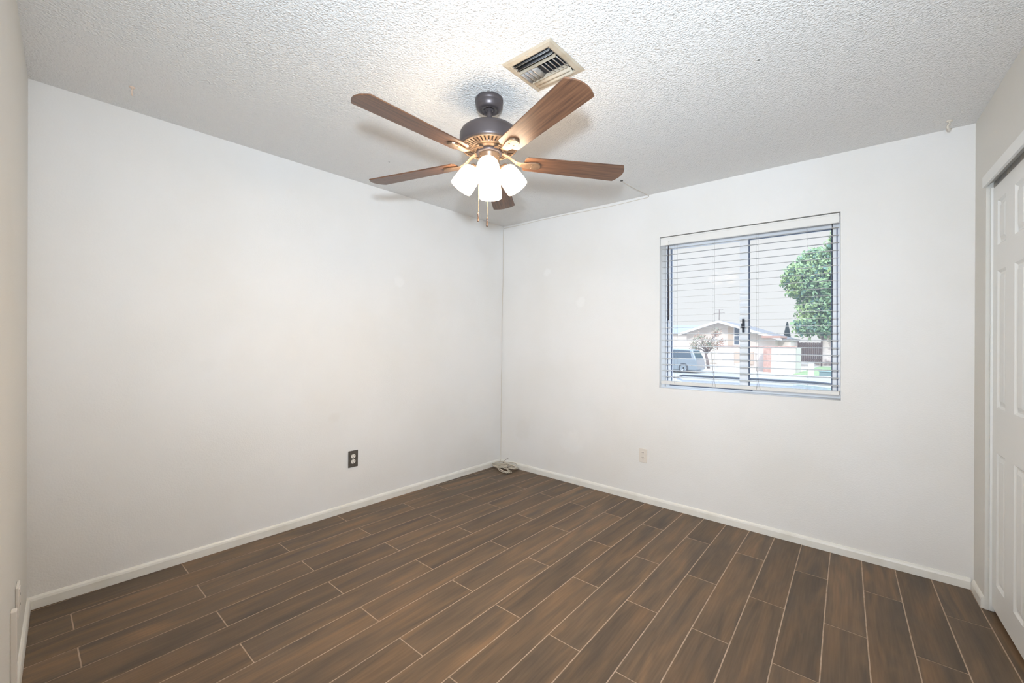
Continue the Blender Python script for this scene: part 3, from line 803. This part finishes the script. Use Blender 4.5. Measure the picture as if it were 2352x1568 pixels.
plate_thing('wall_outlet', 0.600, 0.672, 0.258, 0.372, 0.008, M_PLASTIC, 'white outlet plate seen edge-on low on the wall at the left edge', 'outlet', (0.62, 0.27, 0.655, 0.36))
plate_thing('cable_raceway', 0.84, 0.872, 0.06, 0.375, 0.014, M_PLASTIC, 'painted upright cable cover on the wall at the lower left edge', 'cable cover')

# ------------------------------------------------------------------ the street outside the window
GZ = -0.85
M_GROUND = mat('yard_gravel', srgb(194, 182, 170), 0.9, var=(0.8, srgb(178, 168, 158), 0.4, 0.7))
M_ROAD = mat('asphalt', srgb(164, 163, 160), 0.9, var=(0.6, srgb(152, 151, 150), 0.4, 0.7))
M_KERB = mat('kerb_concrete', srgb(200, 198, 194), 0.85)
M_GRASS = mat('lawn_grass', srgb(142, 162, 112), 0.9, var=(1.2, srgb(122, 142, 104), 0.4, 0.65), bump=(9, 0.4, 0.05, 3))
M_STUCCO = mat('house_stucco', srgb(218, 209, 202), 0.9, var=(1.0, srgb(208, 198, 190), 0.4, 0.7))
M_STUCCO_T = mat('house_stucco_tan', srgb(196, 178, 162), 0.9)
M_ROOF = mat('roof_shingle', srgb(132, 128, 126), 0.9, var=(3, srgb(128, 126, 130), 0.4, 0.7))
M_ROOF_B = mat('roof_blue_grey', srgb(146, 150, 156), 0.9)
M_FASCIA = mat('fascia_white', srgb(222, 220, 220), 0.7)
M_RAFTER = mat('rafter_redwood', srgb(180, 144, 132), 0.8)
M_BRICK = mat('brick_red', srgb(196, 160, 148), 0.9, var=(6, srgb(178, 140, 128), 0.4, 0.65))
M_BLOCK = mat('block_white', srgb(206, 200, 192), 0.9)
M_GATE = mat('gate_wood', srgb(92, 74, 70), 0.9, var=(3, srgb(72, 62, 64), 0.4, 0.7))
M_PANE = mat('dark_pane', srgb(84, 96, 112), 0.2)
M_LEAF = mat('leaf_green', srgb(132, 164, 128), 0.75, var=(0.35, srgb(176, 198, 134), 0.42, 0.66))
M_LEAF_B = mat('leaf_shade_blue', srgb(112, 148, 142), 0.8, var=(0.5, srgb(136, 166, 150), 0.4, 0.7))  # darker bluish copy paints shade into the inner leaves
M_LEAF_C = mat('leaf_cypress', srgb(62, 78, 82), 0.85, var=(2, srgb(80, 96, 92), 0.4, 0.7))
M_BARK_W = mat('bark_pale', srgb(206, 196, 190), 0.9, var=(1.2, srgb(150, 140, 140), 0.48, 0.6))
M_BARK = mat('bark_grey', srgb(118, 104, 100), 0.9)
M_TWIG = mat('dry_leaf', srgb(176, 142, 126), 0.9, var=(1.6, srgb(132, 140, 118), 0.45, 0.6))
M_SILVER = mat('car_silver', srgb(206, 210, 214), 0.22, metal=0.3, coat=0.6)
M_CARBLUE = mat('car_silver_blue', srgb(142, 152, 160), 0.28, metal=0.35, coat=0.5)
M_CARGLASS = mat('car_glass', srgb(70, 84, 96), 0.08)
M_TYRE = mat('tyre_rubber', srgb(64, 68, 74), 0.85)
M_RIM = mat('wheel_alloy', srgb(214, 216, 220), 0.35, metal=0.5)
M_PED = mat('pedestal_white', srgb(224, 222, 218), 0.7)
M_UTIL = mat('utility_green', srgb(118, 140, 140), 0.7)

def simple(name, m, label, cat, a, c, bevel=0, **k):
    b = MB(); b.box(a, c); return tag(b.build(name, m, bevel=bevel), label, cat, **k)
simple('ground', M_GROUND, 'pale gravel yards on both sides of the street', 'ground', (-70, 0.22, GZ-0.4), (50, 110, GZ), kind='structure')
simple('road', M_ROAD, 'grey asphalt street running past the window', 'road', (-70, 9.0, GZ-0.01), (50, 30.6, GZ+0.012), kind='structure')
simple('trim_2', M_KERB, 'concrete kerb on the far side of the street', 'kerb', (-70, 30.6, GZ-0.05), (50, 31.0, GZ+0.13), kind='structure')
simple('lawn', M_GRASS, 'green lawn across the street beside the wooden gate', 'grass', (-2.1, 33.2, GZ), (8, 49.6, GZ+0.03), kind='stuff')

def build_house():
    e = empty('neighbour_house', (-9.5, 49, GZ)); tag(e, 'pale gabled house across the street with antenna on its roof', 'house')
    o = Vector((-9.5, 49, GZ)); P = lambda x, y, z: (x-o.x, y-o.y, z-o.z)
    y0, y1 = 45.0, 56.0; ax, az = -10.3, 3.72; lx, lz = -14.4, 2.36; rx, rz = -4.6, 1.84
    wl, wr = -13.8, -5.3
    zl = az+(wl-ax)*(lz-az)/(lx-ax)-0.12; zr = az+(wr-ax)*(rz-az)/(rx-ax)-0.12
    b = MB(); out = [(wl, GZ), (wr, GZ), (wr, zr), (ax, az-0.12), (wl, zl)]
    v = [P(x, y, z) for y in (y0+0.5, y1-0.5) for x, z in out]; n = 5
    b.add(v, [(0, 1, 2, 3, 4), (9, 8, 7, 6, 5)]+[(i, (i+1) % n, n+(i+1) % n, n+i) for i in range(n)]); b.build('house_wall', M_STUCCO, e)
    for (ex, ez) in ((lx, lz), (rx, rz)):
        b = MB(); v = []
        for y in (y0-0.4, y1):
            for x, z in ((ax, az), (ex, ez), (ex, ez-0.08), (ax, az-0.08)): v.append(P(x, y, z))
        b.add(v, [(0, 1, 2, 3), (4, 7, 6, 5), (0, 4, 5, 1), (1, 5, 6, 2), (2, 6, 7, 3), (3, 7, 4, 0)]); b.build('roof_slope', M_ROOF, e)
        b = MB(); v = []
        for y in (y0-0.46, y0-0.41):
            for x, z in ((ax, az+0.02), (ex, ez+0.02), (ex, ez-0.22), (ax, az-0.24)): v.append(P(x, y, z))
        b.add(v, [(0, 1, 2, 3), (4, 7, 6, 5), (0, 4, 5, 1), (1, 5, 6, 2), (2, 6, 7, 3), (3, 7, 4, 0)]); b.build('barge_board', M_FASCIA, e)
    b = MB(); b.box(P(-6.3, y0-0.5, 1.92), P(-4.7, y0+3, 2.12)); b.build('rafter_beam', M_RAFTER, e)
    b = MB(); b.box(P(-9.55, y0+0.42, 1.15), P(-9.02, y0+0.52, 3.2)); b.build('wall_band', M_STUCCO_T, e)
    b = MB(); b.box(P(-9.02, y0+0.40, 1.15), P(-8.42, y0+0.52, 3.05)); w = b.build('house_window', M_FASCIA, e)
    b = MB(); b.box(P(-8.94, y0+0.38, 2.2), P(-8.5, y0+0.41, 2.98)); b.box(P(-8.94, y0+0.38, 1.23), P(-8.5, y0+0.41, 2.1)); b.build('window_pane', M_PANE, w)
    b = MB(); b.box(P(-12.9, y0+0.42, -0.75), P(-10.7, y0+0.52, 1.2)); b.build('garage_door', M_BLOCK, e)
    b = MB(); b.box(P(-7.6, y0+0.42, -0.2), P(-6.4, y0+0.52, 0.75)); b.build('house_window', M_PANE, e)
    b = MB(); b.box(P(-5.3, 47.0, GZ), P(-4.25, 52, 1.7)); b.build('side_wing', M_STUCCO, e)
    b = MB(); b.box(P(-5.4, 46.8, 1.7), P(-4.12, 52.2, 1.86)); b.build('side_roof', M_ROOF, e)
    b = MB()
    b.tube([P(-10.6, 46, 3.55), P(-10.6, 46, 4.95)], 0.03, 5)
    for z, w in ((4.55, 0.5), (4.9, 0.35)):
        b.tube([P(-10.6-w, 46, z), P(-10.6+w, 46, z)], 0.022, 4)
        for k in range(4): x = -10.6-w+2*w*k/3; b.tube([P(x, 45.8, z), P(x, 46.2, z)], 0.018, 4)
    b.build('roof_antenna', M_BARK, e)
build_house()

def build_garden_wall():
    e = empty('garden_wall', (-5, 35, GZ)); tag(e, 'white garden wall with red brick cap and brick pier across the street', 'wall')
    o = Vector((-5, 35, GZ)); P = lambda x, y, z: (x-o.x, y-o.y, z-o.z)
    b = MB(); b.box(P(-7.9, 36.0, GZ), P(-4.25, 36.25, 1.02)); b.build('wall_panel', M_STUCCO, e)
    b = MB(); b.box(P(-3.75, 34.8, GZ), P(-2.15, 35.05, 1.05)); b.box(P(-2.40, 35.0, GZ), P(-2.15, 37.5, 1.05)); b.build('wall_panel', M_BLOCK, e)
    b = MB(); b.box(P(-8.0, 35.95, 1.02), P(-4.25, 36.3, 1.14)); b.box(P(-4.25, 34.75, 1.05), P(-2.1, 35.1, 1.17)); b.build('brick_cap', M_BRICK, e)
    b = MB(); b.box(P(-4.25, 34.75, GZ), P(-3.75, 36.2, 1.05)); b.build('brick_pier', M_BRICK, e)
    b = MB(); b.box(P(-6.6, 35.9, -0.35), P(-5.2, 36.0, 0.65)); b.build('wall_stain', M_STUCCO_T, e)
build_garden_wall()
def build_gate():
    e = empty('wooden_gate', (-3.0, 50, GZ)); tag(e, 'dark brown wooden yard gate behind the lawn across the street', 'gate')
    b = MB()
    for k in range(11): b.box((-0.95+0.17*k, -0.03, 0.35), (-0.95+0.17*k+0.155, 0.03, 2.36+0.02*(k % 2)))
    b.build('gate_board', M_GATE, e)
    b = MB(); b.box((-1.05, -0.08, 0), (-0.95, 0.08, 2.5)); b.build('gate_post', M_GATE, e)
    b = MB(); b.box((0.93, -0.08, 0), (1.05, 0.08, 2.5)); b.build('gate_post', M_GATE, e)
    b = MB(); b.box((-0.95, 0.03, 0.6), (0.95, 0.07, 0.72)); b.build('gate_rail', M_GATE, e); b = MB(); b.box((-0.95, 0.03, 2.0), (0.95, 0.07, 2.12)); b.build('gate_rail', M_GATE, e)
build_gate()
def house2():
    e = empty('distant_house', (-19, 62, GZ)); tag(e, 'far house with pale blue-grey roof behind the gabled house', 'house')
    b = MB(); b.box((-6, 0, 0), (4, 8, 3.6)); b.build('house_wall', M_STUCCO, e)
    b = MB(); v = [(-6.4, -.5, 3.6), (4.4, -.5, 3.6), (3.2, 4, 5.0), (-5.2, 4, 5.0), (-6.4, 8.5, 3.6), (4.4, 8.5, 3.6)]
    b.add(v, [(0, 1, 2, 3), (3, 2, 5, 4), (1, 5, 2), (0, 3, 4), (0, 4, 5, 1)]); b.build('house_roof', M_ROOF_B, e)
house2()

def leaves(blobs, n, size, rnd, shell=0.55):
    b = MB(); tot = sum(r[0]*r[1]*r[2] for c, r in blobs)
    for c, r in blobs:
        for _ in range(int(n*r[0]*r[1]*r[2]/tot)):
            d = Vector((rnd.gauss(0, 1), rnd.gauss(0, 1), rnd.gauss(0, 1))).normalized()
            q = (shell+(1-shell)*rnd.random())*(1+0.10*rnd.gauss(0, 1))
            p = Vector((c[0]+d.x*r[0]*q, c[1]+d.y*r[1]*q, c[2]+d.z*r[2]*q))
            u = Vector((rnd.gauss(0, 1), rnd.gauss(0, 1), rnd.gauss(0, 1))).normalized(); w = u.orthogonal().normalized()
            s = size*rnd.uniform(0.6, 1.4); nn = u.cross(w)*s*0.3
            b.add([p-u*s, p-w*s*0.6+nn*0.4, p+u*s, p+w*s*0.6+nn], [(0, 1, 2), (0, 2, 3)])
    return b
rnd = random.Random(5)
def big_tree():
    o = Vector((-2.0, 53, GZ)); e = empty('street_tree', o); tag(e, 'tall dense green tree with pale trunk across the street', 'tree')
    blobs = [((-2.3, 53, 8.3), (3.3, 2.8, 2.6)), ((-4.2, 52.5, 8.9), (1.8, 1.8, 1.5)), ((-4.3, 52.5, 7.2), (1.3, 1.5, 1.1)), ((-2.9, 53, 10.6), (1.7, 1.7, 1.1)), ((-0.6, 53, 11.3), (1.5, 1.6, 1.9)),
             ((-1.2, 53, 12.7), (0.6, 0.8, 0.9)), ((-2.2, 53, 5.4), (2.5, 2.3, 2.2)), ((-3.5, 52.3, 3.3), (1.5, 1.4, 1.3)), ((-1.2, 53, 3.6), (2.4, 2.0, 1.6)), ((1.2, 53.5, 8.0), (3.0, 3.0, 3.8)), ((-5.2, 52.5, 8.1), (1.0, 1.0, 0.8))]
    b = leaves([(Vector(c)-o, r) for c, r in blobs], 11000, 0.21, rnd, 0.62); b.build('foliage', M_LEAF, e, fixn=False)
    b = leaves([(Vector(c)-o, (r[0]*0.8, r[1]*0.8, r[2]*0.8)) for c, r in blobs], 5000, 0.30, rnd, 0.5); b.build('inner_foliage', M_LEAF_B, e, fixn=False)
    b = MB(); b.tube([(-0.1, 0, 0), (0.0, 0, 0.8), (0.1, 0, 2.2), (0.2, 0, 4.5), (0.0, 0, 7.5), (0.3, 0, 10)], [0.85, 0.62, 0.5, 0.42, 0.3, 0.12], 10)
    b.tube([(0.1, 0, 2.6), (-1.2, -0.3, 4.4), (-2.6, -0.5, 6.5)], [0.3, 0.2, 0.1], 8); b.tube([(0.1, 0, 2.6), (1.4, 0, 5), (2.6, 0.2, 7.6)], [0.3, 0.2, 0.1], 8)
    b.build('trunk', M_BARK_W, e)
big_tree()
def small_tree():
    o = Vector((-8.75, 36, GZ)); e = empty('bare_tree', o); tag(e, 'small half-bare tree with rusty leaves in front of the gabled house', 'tree')
    b = MB()
    b.tube([(0.1, 0, 0), (0.0, 0, 0.7), (-0.2, 0, 1.5)], [0.14, 0.11, 0.08], 7)
    tips = []
    for k in range(15):
        a = 2*PI*k/15+rnd.uniform(-.2, .2); L = rnd.uniform(0.7, 1.6); h = rnd.uniform(1.7, 3.2)
        p = Vector((-0.1+math.cos(a)*L*0.95, math.sin(a)*L, h)); m = Vector((-0.1, 0, rnd.uniform(1.1, 1.6)))
        b.tube([m, m.lerp(p, 0.5)+Vector((0, 0, 0.12)), p], [0.045, 0.03, 0.012], 5); tips.append(p)
    b.build('branches', M_BARK, e)
    b = leaves([(p, (0.45, 0.45, 0.35)) for p in tips]+[(Vector((0.3, 0, 2.0)), (0.8, 0.7, 0.5))], 1100, 0.07, rnd, 0.2); b.build('foliage', M_TWIG, e, fixn=False)
small_tree()
def cypress():
    e = empty('cypress_tree', (-6.5, 60, GZ)); tag(e, 'dark pointed cypress standing behind the gabled house', 'tree')
    b = MB()
    for k in range(1500):
        t = rnd.random()**0.7; z = 0.6+4.25*t; r = 0.72*(1-t)**0.8*rnd.uniform(0.6, 1.1); a = rnd.uniform(0, 2*PI)
        p = Vector((r*math.cos(a), r*math.sin(a), z)); s = 0.14
        u = Vector((math.cos(a)*0.4, math.sin(a)*0.4, 1)).normalized(); w = Vector((-math.sin(a), math.cos(a), 0))
        b.add([p-u*s, p-w*s*0.5, p+u*s*1.3, p+w*s*0.5], [(0, 1, 2, 3)])
    b.build('foliage', M_LEAF_C, e, fixn=False)
    b = MB(); b.tube([(0, 0, 0), (0, 0, 2.5)], [0.12, 0.05], 7); b.build('trunk', M_BARK, e)
cypress()

def car(name, loc, rz, paint, label, h=1.55, L=4.5, W=1.82, rails=False):
    """local x forward, z up from the road"""
    e = empty(name, loc, rz); tag(e, label, 'car')
    hl = L/2; sh = 0.60*h
    low = [(-hl, 0.30), (-hl+0.05, 0.62), (-hl+0.12, sh), (hl*0.42, sh+0.02), (hl*0.86, sh-0.10), (hl-0.02, sh-0.30), (hl, 0.30), (hl-0.1, 0.20), (-hl+0.1, 0.20)]
    b = MB(); w = W/2; n = len(low)
    v = [(x, -w, z) for x, z in low]+[(x, w, z) for x, z in low]
    b.add(v, [tuple(range(n)), tuple(range(n, 2*n))[::-1]]+[(i, (i+1) % n, n+(i+1) % n, n+i) for i in range(n)])
    b.build('car_body', paint, e, bevel=0.07, seg=3)
    cb = [(-hl+0.14, sh-0.02), (-hl+0.42, h-0.09), (-hl+0.75, h-0.015), (-0.2, h), (0.35, h-0.03), (hl*0.50, sh)]
    n = len(cb); wt = w*0.80
    def yy(z): return w*0.97+(wt-w*0.97)*min(1, max(0, (z-sh)/(h-sh)))
    b = MB(); v = [(x, -yy(z), z) for x, z in cb]+[(x, yy(z), z) for x, z in cb]
    b.add(v, [tuple(range(n)), tuple(range(n, 2*n))[::-1]]+[(i, (i+1) % n, n+(i+1) % n, n+i) for i in range(n)])
    b.build('car_cabin', paint, e, bevel=0.05, seg=3)
    for sgn in (-1, 1):
        for pts in ([(-hl+0.42, sh+0.05), (-hl+0.60, h-0.12), (-0.42, h-0.07), (-0.42, sh+0.05)], [(-0.34, sh+0.05), (-0.34, h-0.07), (0.28, h-0.09), (hl*0.40, sh+0.05)]):
            b = MB(); v = [(x, sgn*(yy(z)+0.008), z) for x, z in pts]+[(x, sgn*(yy(z)-0.03), z) for x, z in pts]
            b.add(v, [(0, 1, 2, 3), (7, 6, 5, 4)]+[(i, (i+1) % 4, 4+(i+1) % 4, 4+i) for i in range(4)]); b.build('side_window', M_CARGLASS, e)
    for nm, (xa, za), (xb, zb), off in (('rear_window', (-hl+0.16, sh+0.05), (-hl+0.40, h-0.13), -0.012), ('windshield', (hl*0.47, sh+0.05), (0.40, h-0.07), 0.012)):
        b = MB(); v = [(xa+off, -yy(za)*0.88, za), (xa+off, yy(za)*0.88, za), (xb+off, yy(zb)*0.88, zb), (xb+off, -yy(zb)*0.88, zb)]
        v += [(x-off*3, y, z) for x, y, z in v]
        b.add(v, [(0, 1, 2, 3), (7, 6, 5, 4)]+[(i, (i+1) % 4, 4+(i+1) % 4, 4+i) for i in range(4)]); b.build(nm, M_CARGLASS, e)
    for sx in (-hl+0.98, hl-0.92):
        for sy in (-1, 1):
            Mw = Matrix.Translation((sx, sy*(w-0.10), 0.36)) @ Matrix.Rotation(PI/2, 4, 'X')
            b = MB(); b.lathe([(0.22, -0.115), (0.34, -0.115), (0.36, -0.09), (0.36, 0.09), (0.34, 0.115), (0.22, 0.115)], 28, Mw); wh = b.build('wheel', M_TYRE, e)
            b = MB(); b.lathe([(0, -0.10), (0.055, -0.10), (0.06, -0.06), (0.06, 0.06), (0.055, 0.10), (0, 0.10)], 16, Mw)
            b.lathe([(0.235, -0.112), (0.215, -0.112), (0.205, 0), (0.215, 0.112), (0.235, 0.112)], 28, Mw)
            for k in range(5): b.box((0.03, -0.03, -0.095), (0.22, 0.03, 0.095), Mw @ Matrix.Rotation(2*PI*k/5, 4, 'Z'))
            b.build('wheel_rim', M_RIM, wh)
    if rails:
        for sgn in (-1, 1):
            b = MB(); b.tube([(-hl+0.7, sgn*wt*0.93, h-0.03), (-hl+0.85, sgn*wt*0.93, h+0.03), (0.0, sgn*wt*0.93, h+0.042), (0.35, sgn*wt*0.93, h+0.02), (0.5, sgn*wt*0.92, h-0.06)], 0.017, 8); b.build('roof_rail', M_LATCH, e)
car('parked_car', (-9.3, 29.0, GZ+0.012), PI, M_CARBLUE, 'silver-blue car parked at the far kerb, left side of the window view', h=1.72, L=4.55)
car('parked_car', (2.25, 3.25, GZ), 0.0, M_SILVER, 'silver car close outside the window, only its roof showing above the sill', h=1.56, L=5.3, W=1.9, rails=True)

b = MB(); b.box((-1.13, 32.5, GZ), (-0.80, 32.8, 0.02)); b.box((-1.16, 32.47, 0.02), (-0.77, 32.83, 0.07))
tag(b.build('marker_post', M_PED, bevel=0.02), 'white square post standing on the lawn by the kerb', 'post')
b = MB(); b.box((-5.45, 25.4+6.0, GZ), (-4.95, 25.9+6.0, -0.22)); b.box((-5.48, 31.37, -0.22), (-4.92, 31.93, -0.17))
tag(b.build('marker_post', M_PED, bevel=0.02), 'pale low post at the far kerb, left of the window mullion', 'post')
b = MB(); b.box((-0.38, 31.4, GZ), (0.40, 31.9, -0.47)); b.box((-0.42, 31.36, -0.47), (0.44, 31.94, -0.43))
tag(b.build('utility_box', M_UTIL, bevel=0.02), 'low grey-green utility box on the lawn right of the white post', 'box')
